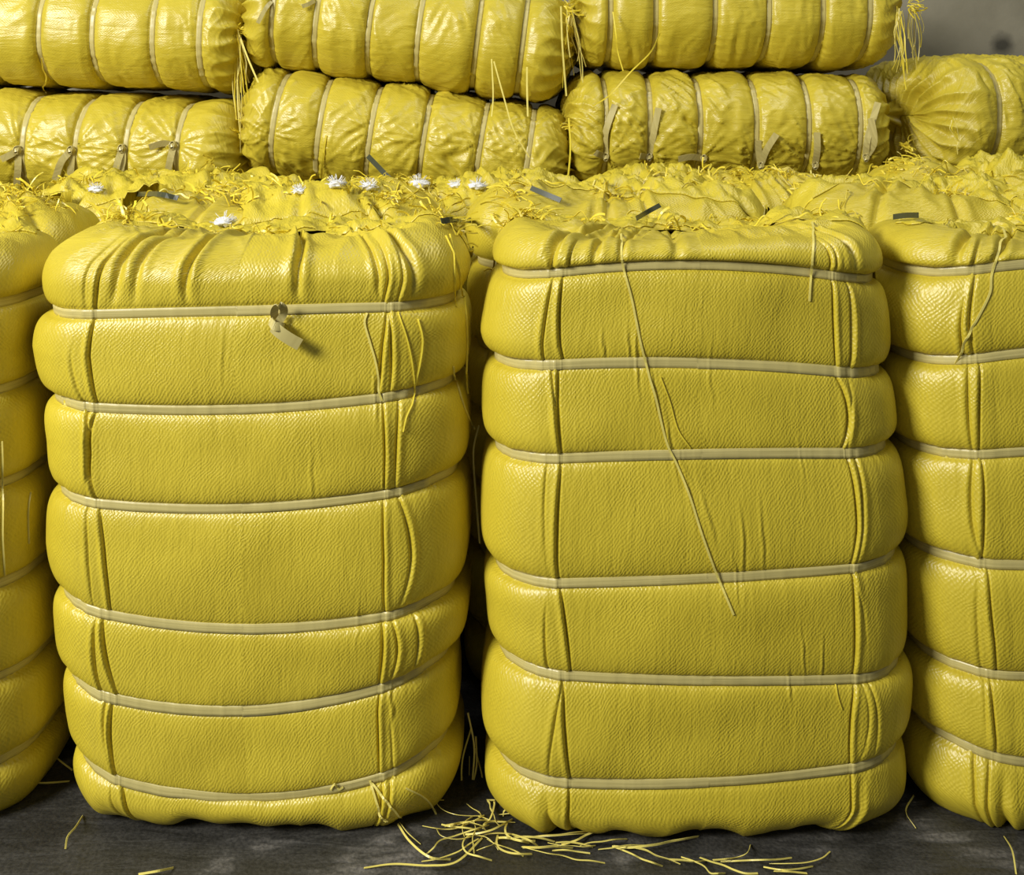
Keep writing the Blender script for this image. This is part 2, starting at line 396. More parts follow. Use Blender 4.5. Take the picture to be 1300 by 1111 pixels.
# flat tape / thread along points (world coordinates, converted to parent's local space)
def catmull(pts, sub=6):
    pts = [Vector(p) for p in pts]
    if len(pts) < 3: 
        a, b = pts; return [a.lerp(b, i / sub) for i in range(sub + 1)]
    out = []; P_ = [pts[0] * 2 - pts[1]] + pts + [pts[-1] * 2 - pts[-2]]
    for i in range(1, len(P_) - 2):
        p0, p1, p2, p3 = P_[i - 1:i + 3]
        for k in range(sub):
            t = k / sub
            out.append(0.5 * ((2 * p1) + (p2 - p0) * t + (2 * p0 - 5 * p1 + 4 * p2 - p3) * t * t + (-p0 + 3 * p1 - 3 * p2 + p3) * t ** 3))
    out.append(pts[-1]); return out
def tape_geo(pts, w, th, side=None, twist=0.0, taper=False, rng=random):
    """returns verts, quads of a flat rectangular-section tape"""
    vs = []; fs = []; n = len(pts); tw0 = rng.random() * 6.28 if side is None else 0
    prev = None
    for i, p in enumerate(pts):
        t = (pts[min(i + 1, n - 1)] - pts[max(i - 1, 0)])
        t = t.normalized() if t.length > 1e-9 else Vector((0, 0, 1))
        if side is not None: s = Vector(side)
        elif prev is not None: s = prev
        else: s = Vector((rng.uniform(-1, 1), rng.uniform(-1, 1), rng.uniform(-1, 1)))
        s = (s - t * s.dot(t));  s = s.normalized() if s.length > 1e-6 else t.orthogonal().normalized()
        if twist: s = (Matrix.Rotation(twist, 3, t) @ s)
        prev = s; nn = t.cross(s)
        ww = w * (1 - 0.6 * i / n if taper else 1) / 2; hh = th / 2
        for a, b in ((-1, -1), (1, -1), (1, 1), (-1, 1)): vs.append(p + s * (ww * a) + nn * (hh * b))
        if i:
            k = 4 * i
            for j in range(4):
                fs.append((k - 4 + j, k - 4 + (j + 1) % 4, k + (j + 1) % 4, k + j))
    fs.append((3, 2, 1, 0)); k = 4 * (n - 1); fs.append((k, k + 1, k + 2, k + 3))
    return vs, fs
class TB:
    def __init__(s): s.v = []; s.f = []
    def add(s, vs, fs):
        o = len(s.v); s.v += [tuple(v) for v in vs]; s.f += [tuple(i + o for i in f) for f in fs]
    def build(s, name, mat, parent=None, smooth=False):
        V = np.array(s.v, dtype=np.float32)
        if parent:
            bpy.context.view_layer.update()
            inv = np.array(parent.matrix_world.inverted()); V = V @ inv[:3, :3].T + inv[:3, 3]
            org = None
        else:
            org = V.mean(0); org[2] = V[:, 2].min(); V = V - org
        ids = np.array(s.f)
        me = mesh_np(name, V, ids, V[:, :2] * 1.0, smooth)
        o = link(name, me, mat, parent)
        if org is not None: o.location = org
        return o
def thread(name, pts, w, mat, parent=None, side=None, twist=0.0, sub=6, th=0.0009, rng=random):
    t = TB(); t.add(*tape_geo(catmull(pts, sub), w, th, side, twist, rng=rng)); return t.build(name, mat, parent)
def thread_on(bvh, pxs, w, parent, mat=None, lift=0.0015, name='hanging_thread', sub=8):
    """thread lying on a bale: pixel polyline projected on its surface"""
    dense = catmull([Vector((x, y, 0)) for x, y in pxs], sub); out = []
    lasty = None
    for p in dense:
        h = hit_px(bvh, p.x, p.y)
        if h: out.append(h[0] + h[1] * lift); lasty = h[0].y
        elif lasty: out.append(at(p.x, p.y, lasty))
    if len(out) < 2: return None
    # soften: thread bridges hollows
    for _ in range(2):
        out = [out[0]] + [Vector((0.25 * (a.x + c.x) + 0.5 * b.x, min(b.y, 0.5 * (a.y + c.y)), 0.25 * (a.z + c.z) + 0.5 * b.z)) for a, b, c in zip(out, out[1:], out[2:])] + [out[-1]]
    t = TB(); t.add(*tape_geo(out, w, 0.0009, (1, 0, 0.1) if abs(out[-1].z - out[0].z) > abs(out[-1].x - out[0].x) else (0, 0, 1), 0.0)); return t.build(name, mat or M_PALE, parent)

# ------------------------------------------------------------------ setting
def box_mesh(name, x0, x1, y0, y1, z0, z1):
    V = [(x0, y0, z0), (x1, y0, z0), (x1, y1, z0), (x0, y1, z0), (x0, y0, z1), (x1, y0, z1), (x1, y1, z1), (x0, y1, z1)]
    Q = [(3, 2, 1, 0), (4, 5, 6, 7), (0, 1, 5, 4), (1, 2, 6, 5), (2, 3, 7, 6), (3, 0, 4, 7)]
    return mesh_np(name, V, Q, None, False)
def mat_floor():
    m, nt, b = newmat('stained_dark_concrete'); L = nt.links.new
    tc = N(nt, 'ShaderNodeTexCoord').outputs['Object']
    n1 = N(nt, 'ShaderNodeTexNoise'); n1.inputs['Scale'].default_value = 3.2; n1.inputs['Detail'].default_value = 7; n1.inputs['Roughness'].default_value = 0.6; n1.inputs['Distortion'].default_value = 0.8; L(tc, n1.inputs['Vector'])
    mp = N(nt, 'ShaderNodeMapping'); mp.inputs['Scale'].default_value = (9, 34, 1); L(tc, mp.inputs[0])
    n2 = N(nt, 'ShaderNodeTexNoise'); n2.inputs['Scale'].default_value = 1; n2.inputs['Detail'].default_value = 6; n2.inputs['Distortion'].default_value = 1.2; L(mp.outputs[0], n2.inputs['Vector'])
    n3 = N(nt, 'ShaderNodeTexNoise'); n3.inputs['Scale'].default_value = 160; n3.inputs['Detail'].default_value = 3; L(tc, n3.inputs['Vector'])
    cr = N(nt, 'ShaderNodeValToRGB'); e = cr.color_ramp.elements
    e[0].position = 0.44; e[0].color = (0.028, 0.027, 0.024, 1); e[1].position = 0.62; e[1].color = (0.15, 0.14, 0.125, 1)
    x = e.new(0.53); x.color = (0.045, 0.043, 0.038, 1)
    f = math_(nt, 'ADD', math_(nt, 'MULTIPLY', n1.outputs[0], 0.72), math_(nt, 'MULTIPLY', n2.outputs[0], 0.28)); L(f, cr.inputs[0])
    mx = N(nt, 'ShaderNodeMixRGB', blend_type='MULTIPLY'); mx.inputs[0].default_value = 0.7
    c3 = N(nt, 'ShaderNodeValToRGB'); c3.color_ramp.elements[0].position = 0.35; c3.color_ramp.elements[0].color = (0.45, 0.45, 0.45, 1); c3.color_ramp.elements[1].position = 0.65; c3.color_ramp.elements[1].color = (1.35, 1.32, 1.25, 1)
    L(n3.outputs[0], c3.inputs[0]); L(cr.outputs[0], mx.inputs[1]); L(c3.outputs[0], mx.inputs[2]); L(mx.outputs[0], b.inputs['Base Color'])
    rr = N(nt, 'ShaderNodeMapRange'); rr.inputs[1].default_value = 0.4; rr.inputs[2].default_value = 0.65; rr.inputs[3].default_value = 0.38; rr.inputs[4].default_value = 0.8
    L(f, rr.inputs[0]); L(rr.outputs[0], b.inputs['Roughness'])
    bp = N(nt, 'ShaderNodeBump'); bp.inputs['Strength'].default_value = 0.6; bp.inputs['Distance'].default_value = 0.006
    L(math_(nt, 'ADD', n2.outputs[0], math_(nt, 'MULTIPLY', n3.outputs[0], 0.35)), bp.inputs['Height']); L(bp.outputs[0], b.inputs['Normal'])
    return m
def mat_wall():
    m, nt, b = newmat('grey_plaster_wall'); L = nt.links.new
    tc = N(nt, 'ShaderNodeTexCoord').outputs['Object']
    n1 = N(nt, 'ShaderNodeTexNoise'); n1.inputs['Scale'].default_value = 2.5; n1.inputs['Detail'].default_value = 8; L(tc, n1.inputs['Vector'])
    n2 = N(nt, 'ShaderNodeTexNoise'); n2.inputs['Scale'].default_value = 11; n2.inputs['Detail'].default_value = 4; L(tc, n2.inputs['Vector'])
    cr = N(nt, 'ShaderNodeValToRGB'); e = cr.color_ramp.elements
    e[0].position = 0.3; e[0].color = (0.215, 0.195, 0.13, 1); e[1].position = 0.7; e[1].color = (0.36, 0.325, 0.235, 1)
    L(n1.outputs[0], cr.inputs[0])
    # one dark stain patch
    d = N(nt, 'ShaderNodeVectorMath', operation='DISTANCE'); d.inputs[1].default_value = STAIN; L(tc, d.inputs[0])
    dd = math_(nt, 'ADD', d.outputs['Value'], math_(nt, 'MULTIPLY', n2.outputs[0], 0.06))
    rr = N(nt, 'ShaderNodeMapRange'); rr.inputs[1].default_value = 0.05; rr.inputs[2].default_value = 0.085; rr.inputs[3].default_value = 0.25; rr.inputs[4].default_value = 1.0; L(dd, rr.inputs[0])
    mx = N(nt, 'ShaderNodeMixRGB', blend_type='MULTIPLY'); mx.inputs[0].default_value = 1
    L(cr.outputs[0], mx.inputs[1]); L(rr.outputs[0], mx.inputs[2]); L(mx.outputs[0], b.inputs['Base Color'])
    b.inputs['Roughness'].default_value = 0.9
    bp = N(nt, 'ShaderNodeBump'); bp.inputs['Strength'].default_value = 0.4; bp.inputs['Distance'].default_value = 0.01; L(n2.outputs[0], bp.inputs['Height']); L(bp.outputs[0], b.inputs['Normal'])
    return m
WY = 3.9
STAIN = tuple(at(1272, 57, WY))
fl = link('floor', box_mesh('floor', -6, 6, -1.5, WY, -0.2, 0.0), mat_floor()); fl['kind'] = 'structure'
wl = link('wall_back', box_mesh('wall_back', -6, 6, WY, WY + 0.2, 0, 4.2), mat_wall()); wl['kind'] = 'structure'

# ------------------------------------------------------------------ standing bales of the front row
def z_of(y, d): return CAM_H - (y - HOR) / F * d
def x_of(px, d): return (px - CX) / F * d
def band_fn(pts, x0, d0, W):
    """quadratic z(x) through three (px, py) points of the front face"""
    xs = []; zs = []
    for k, (px, py) in enumerate(pts):
        x = x_of(px, d0) - x0; d = d0 + 0.03 * (x / (W / 2)) ** 2
        xs.append(x_of(px, d) - x0); zs.append(z_of(py, d))
    co = np.polyfit(xs, zs, min(2, len(xs) - 1))
    lim = W / 2 * 0.93
    return lambda X, co=co: np.polyval(co, np.clip(X, -lim, lim))
def prof_fn(left, right, dl, dr, x0, Weff, yamp=0.0):
    zl = [z_of(y, dl) for _, y in left][::-1]; xl = [x_of(p, dl) - x0 for p, _ in left][::-1]
    zr = [z_of(y, dr) for _, y in right][::-1]; xr = [x_of(p, dr) - x0 for p, _ in right][::-1]
    def f(Z):
        a = np.interp(Z, zl, xl); b = np.interp(Z, zr, xr)
        return (a + b) / 2, (b - a) / Weff, 0.0
    return f
W0, D0 = 0.70, 0.33
# small creases of the sheet: x0, z0, x1, z1 (local), depth, width
STR_C = [(-.115, .86, -.105, .74, .0022, .003), (-.09, .80, -.07, .68, .0018, .0025), (-.065, .72, -.045, .60, .0022, .003), (-.05, .66, -.02, .60, .0016, .002), (-.01, .60, .012, .50, .0022, .003),
         (-.035, .62, -.02, .52, .0016, .002), (.055, .57, .06, .42, .0018, .003), (.09, .58, .095, .44, .0015, .003), (.04, .50, .05, .40, .0015, .002), (.13, .30, .135, .24, .002, .003), (.15, .38, .16, .27, .0015, .002), (.19, .36, .185, .26, .0015, .002),
         (-.17, .85, -.165, .80, .0018, .003), (-.13, .86, -.12, .80, .0018, .003), (.17, .68, .172, .60, .0012, .002), (.02, .84, .02, .72, .001, .003)]
STR_B = [(.235, .78, .232, .68, .0018, .003), (.245, .62, .24, .54, .0015, .002), (.12, .66, .118, .55, .001, .003), (-.02, .86, -.02, .74, .001, .003), (.20, .40, .20, .31, .0012, .002), (.262, .27, .268, .17, .002, .003)]
def front_bale(x0, bands, left, right, dl, dr, seed, label, L=0.983, ry=1.89, d0=1.71, **kw):
    root = empty('standing_bale', (x0, ry, 0), (0, 0, 0), label, 'bale', 'front row of standing bales')
    sec = Section(W0, D0, 0.105, 0.02)
    sp = dict(W=W0, D=D0, L=L, r=0.105, pillow=0.02, seed=seed, bands=[band_fn(b, x0, d0, W0) for b in bands[::-1]],
              prof=prof_fn(left, right, dl, dr, x0, W0 + 2 * 0.012 + 2 * 0.027), step=0.004, backcoarse=True,
              focus=[(sec.c[1] + 0.02, 0.05, 0.0011), (sec.c[8] - 0.02, 0.05, 0.0011)] + ([(0, .26, .0018), (sec.P, .26, .0018)] if kw.get('streaks') else []),
              amp_face=0.0085, amp_side=0.026, lump=0.005, pucker=0.0013, tuck=0.0075, Rc=0.06, dome=-0.004, KE=64, K=28, gather=0.005, gatherk=20, topbump=0.012)
    sp.update(kw)
    sack, straps = build_bale(root, sp)
    return root, sack, straps
A_, sackA, strA = front_bale(-1.215, [[(-330, 392), (25, 389)], [(-330, 503), (25, 502)], [(-330, 624), (25, 621)], [(-330, 755), (28, 748)], [(-330, 872), (30, 864)], [(-330, 990), (30, 968)]],
    [(-460, 300), (-460, 1000)], [(44, 300), (44, 330), (36, 440), (46, 560), (50, 680), (56, 800), (64, 900), (56, 1000), (40, 1040)], 1.8, 1.82, 3,
    'yellow standing bale cut by the left edge of the photo', L=0.965,
    pleats=[(0.18, 0.006, 0.006, 1, 1.2), (0.25, 0.008, 0.005, 1, 1.0)])
B_, sackB, strB = front_bale(-0.445, [[(67, 399), (300, 394), (522, 388)], [(75, 511), (300, 519), (522, 500)], [(80, 631), (300, 644), (522, 621)], [(74, 763), (295, 796), (541, 771)], [(90, 872), (246, 899), (541, 857)], [(98, 978), (305, 1011), (541, 968)]],
    [(62, 290), (42, 330), (32, 440), (47, 560), (46, 690), (58, 820), (68, 905), (85, 1000), (95, 1040)], [(600, 290), (602, 330), (597, 400), (600, 500), (604, 640), (596, 740), (588, 810), (592, 900), (588, 970), (575, 1030)], 1.78, 1.95, 5,
    'yellow standing bale left of centre, knotted tail on its top strap',
    pleats=[(-0.215, 0.012, 0.007, 1, 1.1), (-0.178, 0.007, 0.006, 1, 0.9), (-0.085, 0.012, 0.006, 1, 0.8), (0.10, 0.012, 0.006, 1, 0.9), (0.285, 0.012, 0.006, 1, 1.0), (0.24, 0.005, 0.004, 1, 0.6)], lowbump=0.014, streaks=STR_B)
C_, sackC, strC = front_bale(0.315, [[(689, 345), (901, 336), (1111, 353)], [(689, 462), (901, 460), (1117, 473)], [(687, 580), (901, 575), (1128, 573)], [(680, 737), (901, 732), (1129, 714)], [(680, 852), (901, 862), (1123, 856)], [(680, 987), (901, 990), (1112, 965)]],
    [(640, 285), (624, 320), (612, 400), (613, 520), (611, 640), (618, 790), (616, 890), (616, 990), (640, 1050)], [(1105, 285), (1122, 310), (1131, 400), (1139, 520), (1156, 640), (1160, 780), (1161, 880), (1155, 980), (1135, 1030)], 1.93, 1.79, 8,
    'large yellow standing bale right of centre with a long thread across its front',
    pleats=[(-0.275, 0.012, 0.007, 1, 0.9), (-0.20, 0.010, 0.007, 1, 1.1), (-0.15, 0.008, 0.006, 1, 1.2), (-0.05, 0.006, 0.010, 1, 0.9), (0.28, 0.009, 0.006, 1, 1.0), (-0.27, 0.010, 0.008, -1, 1.2), (0.26, 0.008, 0.006, -1, 1.2)], L=0.985, ry=1.865, d0=1.685, streaks=STR_C, lowbump=0.012)
D_, sackD, strD = front_bale(1.045, [[(1180, 349), (1300, 334), (1440, 332)], [(1175, 462), (1300, 446), (1440, 440)], [(1175, 579), (1300, 571), (1440, 568)], [(1180, 710), (1300, 715), (1440, 715)], [(1180, 849), (1300, 856), (1440, 856)], [(1200, 950), (1300, 967), (1440, 975)]],
    [(1140, 285), (1128, 330), (1124, 400), (1130, 520), (1138, 640), (1152, 780), (1156, 900), (1154, 980), (1170, 1050)], [(1680, 285), (1700, 600), (1700, 1050)], 1.80, 1.79, 13,
    'yellow standing bale cut by the right edge of the photo', L=0.98,
    pleats=[(-0.30, 0.012, 0.006, 1, 1.1), (-0.24, 0.010, 0.007, 1, 0.9), (-0.15, 0.008, 0.006, -1, 1.2), (-0.26, 0.012, 0.008, -1, 1.1)], tuckshift=0.028)

# ------------------------------------------------------------------ standing rows behind
def back_bale(x0, ry, L, seed, label, W=0.62, group='second row of standing bales'):
    root = empty('standing_bale', (x0, ry, 0), (0, 0, R(random.Random(seed).uniform(-2, 2))), label, 'bale', group)
    rs = random.Random(seed)
    zs = [0.12, 0.27, 0.42, 0.57, 0.72, L - 0.125]
    bands = [(lambda X, z=z + rs.uniform(-.008, .008), k=rs.uniform(-.03, .03): z + k * X + 0.0) for z in zs]
    pl = [(rs.uniform(-.28, .28), rs.uniform(.006, .013), rs.uniform(.005, .009), 1, 1.1) for _ in range(5)]
    sp = dict(W=W, D=D0 * 0.95, L=L - 0.01, r=0.11, pillow=0.015, seed=seed, bands=bands, step=0.007, amp_face=0.013, amp_side=0.03, lump=0.006,
              tuck=0.006, Rc=0.06, K=14, KE=60, gather=0.008, gatherk=20, topbump=0.020, pleats=pl, dome=0.015)
    return root, build_bale(root, sp)[0]
row2 = [back_bale(-1.28, 2.29, 0.99, 21, 'yellow standing bale in the second row, behind the left edge bale'),
        back_bale(-0.50, 2.29, 1.0, 22, 'yellow standing bale in the second row, behind the knotted left of centre bale', W=0.64),
        back_bale(0.235, 2.27, 1.02, 23, 'yellow standing bale in the second row, rounded corner showing between the two middle front bales', W=0.60),
        back_bale(0.955, 2.29, 1.015, 24, 'yellow standing bale in the second row, behind the right edge bale')]
row3 = [back_bale(-1.62, 2.67, 1.0, 31, 'yellow standing bale in the third row, frayed top at the far left', group='third row of standing bales'),
        back_bale(-0.90, 2.67, 1.0, 32, 'yellow standing bale in the third row, before the lower left lying bale', group='third row of standing bales'),
        back_bale(-0.18, 2.67, 1.0, 33, 'yellow standing bale in the third row, before the tilted lower lying bale', group='third row of standing bales'),
        back_bale(0.54, 2.67, 1.015, 34, 'yellow standing bale in the third row, before the level lower lying bale', group='third row of standing bales'),
        back_bale(1.26, 2.67, 1.035, 35, 'yellow standing bale in the third row, frayed top at the far right', group='third row of standing bales')]

# ------------------------------------------------------------------ lying bales stacked behind
def lying(cx, cy, lpx, tilt, bpx, seed, label, d=3.0, thick=0.325, yaw=0.0, Wd=0.62, wang=0.6, wrinkle=0.0075, group='lying bales on top of the stack', knots=None, **kw):
    L = lpx / F * d / math.cos(R(tilt)) - 0.045; thick = thick - 0.045
    xc, zc = x_of(cx, d), z_of(cy, d)
    up = Vector((math.sin(R(tilt)), 0, math.cos(R(tilt))))
    c = Vector((xc, d + Wd / 2 + 0.03, zc)) - up * thick / 2
    root = empty('lying_bale', c, (0, R(tilt), R(yaw)), label, 'bale', group)
    bands = []
    rs = random.Random(seed)
    for p in bpx:
        z = (x_of(p, d) - xc) / math.cos(R(tilt)) + L / 2
        bands.append(lambda X, z=z, k=rs.uniform(-.05, .05): z + k * (X + Wd / 2))
    sec = Section(Wd, thick, 0.12, 0.015)
    sp = dict(W=Wd, D=thick, L=L, r=0.12, pillow=0.015, seed=seed, bands=bands, step=0.0042, backcoarse=False, focus=[],
              amp_face=0.020, amp_side=0.020, lump=0.007, pucker=0.0022, tuck=0.004, Rc=0.085, K=26, KE=60, gather=0.017, gatherk=30, gatherlobe=0.55,
              gatherx=0.35, wrinkle=wrinkle, wang=wang, mat=M_THIN, orient=True, floorclamp=False, dome=0.02)
    sp.update(kw)
    if knots:
        sp['knots'] = [((x_of(p, d) - xc) / math.cos(R(tilt)) + L / 2, 3 * (sec.P / 4) + ((z_of(q, d) - zc) + (x_of(p, d) - xc) * math.tan(R(tilt))) * -1.0) for p, q in knots]
    sack, straps = build_bale(root, sp)
    return root, sack, straps
LL = lying(88, 190, 425, 2.8, [-92, -40, 24, 92, 156, 221], 41, 'lower left lying bale with four knotted straps showing', wrinkle=0.003, wang=-0.5, knots=[(24, 190), (92, 190), (156, 190), (221, 184)])
LM = lying(509, 180, 436, 8.5, [345, 403, 468, 536, 608, 670], 42, 'lower lying bale tilted down to the right, crossed by a dark strap end', wang=0.75, knots=[(345, 170), (468, 165), (530, 175), (600, 180), (665, 170)])
LR = lying(934, 163, 425, 0.3, [771, 827, 891, 963, 1030, 1096], 43, 'level lower lying bale with strap tails sticking up from its face', wang=0.9, knots=[(771, 198), (827, 198), (891, 200), (963, 208), (1030, 205), (1096, 198)])
FR = lying(1385, 150, 424, 0.8, [1240, 1300, 1365, 1430, 1500], 44, 'lying bale against the bare wall, cut by the right edge', yaw=9, wang=0.3, thick=0.355, d=3.0)
UL = lying(90, 36, 425, 2.2, [-92, -25, 45, 113, 190, 250], 45, 'upper left lying bale with threads hanging from its gathered end', wrinkle=0.003, wang=0.2)
UM = lying(513, 33, 430, 7.0, [344, 400, 468, 531, 606, 664], 46, 'upper middle lying bale sagging down to the right', wrinkle=0.004, wang=0.6)
UR = lying(948, 10, 424, 0.0, [776, 834, 910, 979, 1048, 1108], 47, 'upper right lying bale with threads hanging off its right end', wrinkle=0.003, wang=0.1)
# bales lower in the same stack, carrying the ones above
def lower_stack(x0, top, seed, where):
    h = top / 3
    root = empty('lying_bale', (x0, 3.36, 0), (0, 0, 0), 'yellow lying bale low in the stack ' + where, 'bale', 'lower tiers ' + where)
    bands = [(lambda X, z=z: z + 0 * X) for z in (0.14, 0.28, 0.42, 0.56, 0.70, 0.84)]
    sk, st = build_bale(root, dict(W=0.60, D=h - 0.06, L=0.93, r=0.11, pillow=0.006, seed=seed, bands=bands, step=0.016, amp_face=0.012, amp_side=0.018, tuck=0, K=8, KE=16, gather=0.01,
              mat=M_THIN, orient=True, floorclamp=False, Rc=0.08))
    off = -min(v.co.z for v in sk.data.vertices)
    for o in [sk] + st: o.location.z = off
    hh = h
    for k in (1, 2):
        r = root.copy(); COL.objects.link(r); r.location = (x0 + 0.01 * k, 3.36, hh * k)
        for ch in [sk] + st:
            c = ch.copy(); COL.objects.link(c); c.parent = r
for a in ((-1.30, 0.915, 51, 'under the lower left lying bale'), (-0.325, 0.885, 52, 'under the tilted lower lying bale'), (0.655, 0.965, 53, 'under the level lower lying bale'), (1.66, 0.985, 54, 'under the lying bale by the wall')):
    lower_stack(*a)

# ------------------------------------------------------------------ strap knots and tails (sub-parts of their straps)
def ribbon_px(strap, bvh, pxs, w=0.019, lift=0.005, name='strap_tail', side_px=None, d=3.0):
    pts = []
    for i, (x, y) in enumerate(pxs):
        h = hit_px(bvh, x, y)
        k = lift * (1 + 1.2 * i)
        pts.append(h[0] + Vector((0, -1, 0)) * k if h else at(x, y, (pts[-1].y if pts else d) - 0.002))
    dd = pts[-1] - pts[0]; side = (dd.normalized().cross(Vector((0, 1, 0)))).normalized() + Vector((0, 0.35, 0))
    return thread(name, pts, w, M_STRAP, strap, side, sub=5, th=0.0012)
def knot(strap, p, size=0.012, tilt=0.0, seed=0):
    """a flat strap loop folded over itself: two crossed turns"""
    t = TB(); rg = random.Random(seed)
    for a0, r in ((0.3, 1.0), (1.9, 0.8)):
        pts = []
        for k in range(15):
            a = a0 + tilt + k / 14 * 2 * math.pi * 0.93
            pts.append(p + Vector((math.cos(a) * size * 0.75 * r, -0.006 - 0.004 * math.sin(a * 2 + a0), math.sin(a) * size * r)))
        t.add(*tape_geo(pts, size * 0.8, 0.0014, (0.25, 1, 0.1)))
    pts = [p + Vector((x * size * 0.6, -0.010 - 0.3 * size * (1 - x * x), 0.2 * x * size)) for x in (-1, -.5, 0, .5, 1)]
    t.add(*tape_geo(pts, size * 0.9, 0.0016, (0.2, 0.1, 1)))
    return t.build('knot', M_STRAP, strap, False)
bvB, bvC, bvD, bvA = [world_bvh(o) for o in (sackB, sackC, sackD, sackA)]
# front row: the knot and the tail on the top strap of the left-of-centre bale
top = strB[-1]
h = hit_px(bvB, 357, 395); kp = h[0] + Vector((0, -0.012, 0))
t = TB()
loop = [kp + Vector((x, y, z)) for x, y, z in ((-0.008, 0.004, -0.012), (-0.007, -0.008, 0.004), (0.000, -0.014, 0.014), (0.008, -0.010, 0.010), (0.007, -0.002, -0.002), (0.0, -0.006, -0.014), (-0.006, -0.010, -0.022))]
t.add(*tape_geo(catmull(loop, 6), 0.013, 0.0014, (0.9, 0.35, 0)))
loop = [kp + Vector((x, y, z)) for x, y, z in ((-0.013, -0.010, -0.012), (-0.004, -0.020, -0.018), (0.008, -0.014, -0.021), (0.006, 0.0, -0.024), (-0.008, -0.002, -0.018))]
t.add(*tape_geo(catmull(loop, 6), 0.014, 0.0014, (0.1, 0.3, 1)))
t.build('knot', M_STRAP, top, False)
tail = [kp + Vector(v) for v in ((-0.006, -0.016, -0.020), (0.006, -0.018, -0.030), (0.022, -0.017, -0.041), (0.037, -0.015, -0.050))]
thread('strap_tail', tail, 0.020, M_STRAP, top, (0.55, 0, 0.8), sub=6, th=0.0014)
# lying bales
bvLL, bvLM, bvLR, bvFR, bvUL, bvUM, bvUR = [world_bvh(o[1]) for o in (LL, LM, LR, FR, UL, UM, UR)]
def tie(bale, bv, i, px, py, tails, seed):
    strap = bale[2][i]; h = hit_px(bv, px, py)
    if not h: return
    p = Vector((h[0].x, h[0].y - 0.004, h[0].z)); knot(strap, p, 0.012, seed * 0.7, seed)
    for tl in tails: ribbon_px(strap, bv, [(px, py)] + tl)
for i, px, py, tl, sd in ((2, 24, 190, [[(16, 196), (5, 202)], [(25, 215), (24, 240)]], 1), (3, 92, 190, [[(80, 205), (73, 228)], [(92, 212), (91, 236)]], 2),
                          (4, 156, 188, [[(150, 210), (146, 236)], [(157, 206), (152, 225)]], 3), (5, 221, 184, [[(217, 205), (212, 238)], [(208, 182), (192, 187)]], 4)):
    tie(LL, bvLL, i, px, py, tl, sd)
for i, px, py, tl, sd in ((0, 769, 199, [[(760, 196), (755, 193)], [(768, 170), (780, 133)]], 5), (1, 824, 199, [[(812, 198)], [(829, 170), (835, 137)]], 6),
                          (2, 893, 201, [[(876, 199), (860, 202)]], 7), (3, 965, 210, [[(962, 190), (961, 178)], [(972, 190), (984, 170)]], 8),
                          (4, 1034, 210, [[(1036, 190), (1035, 168)], [(1031, 228)]], 9), (5, 1098, 200, [[(1100, 175), (1112, 130)], [(1108, 180), (1103, 150)]], 10)):
    tie(LR, bvLR, i, px, py, tl, sd)
ribbon_px(UM[2][0], bvUM, [(345, 2), (338, 12), (329, 30)], 0.012)
ribbon_px(UM[2][1], bvUM, [(400, 1), (392, 6), (385, 9)], 0.012)

# ------------------------------------------------------------------ loose threads hanging over the bales
def T(bv, root, pxs, w=0.003, mat=None, lift=0.002): return thread_on(bv, pxs, w, root, mat, lift)
T(bvB, B_, [(466, 398), (463, 410), (470, 435), (477, 460), (481, 490), (485, 511)], 0.0035)
T(bvB, B_, [(505, 397), (515, 425), (522, 455), (526, 490), (524, 510), (515, 530), (511, 548)], 0.0025, M_TAPE)
T(bvB, B_, [(530, 405), (536, 430), (533, 460), (526, 490)], 0.003, M_TAPE)
T(bvB, B_, [(565, 300), (578, 330), (588, 372), (592, 420), (593, 500)], 0.003, M_TAPE)
T(bvB, B_, [(570, 298), (575, 320), (576, 350), (579, 390)], 0.0028, M_TAPE)
T(bvB, B_, [(575, 465), (582, 495), (590, 520), (603, 545)], 0.0028, M_PALE)
T(bvC, C_, [(786, 292), (790, 335), (802, 380), (812, 430), (828, 492), (846, 560), (868, 610), (888, 670), (908, 725), (931, 780)], 0.0036)
T(bvC, C_, [(838, 478), (850, 510), (860, 545), (876, 568)], 0.0022, M_TAPE)
T(bvC, C_, [(1031, 283), (1032, 310), (1029, 345), (1027, 382)], 0.0036)
T(bvC, C_, [(1060, 868), (1063, 885), (1068, 900)], 0.0022, M_TAPE)
T(bvD, D_, [(1270, 288), (1266, 320), (1258, 350), (1256, 372), (1240, 405), (1226, 430), (1213, 463)], 0.0038)
T(bvA, A_, [(2, 560), (4, 620), (3, 680), (6, 730)], 0.003)
T(bvA, A_, [(38, 625), (35, 650), (36, 690)], 0.003)
T(bvUL, UL[0], [(56, 72), (56, 98), (59, 122)], 0.004, M_TAPE, 0.01)
T(bvLM, LM[0], [(415, 172), (411, 200), (409, 226)], 0.005, M_TAPE, 0.004)
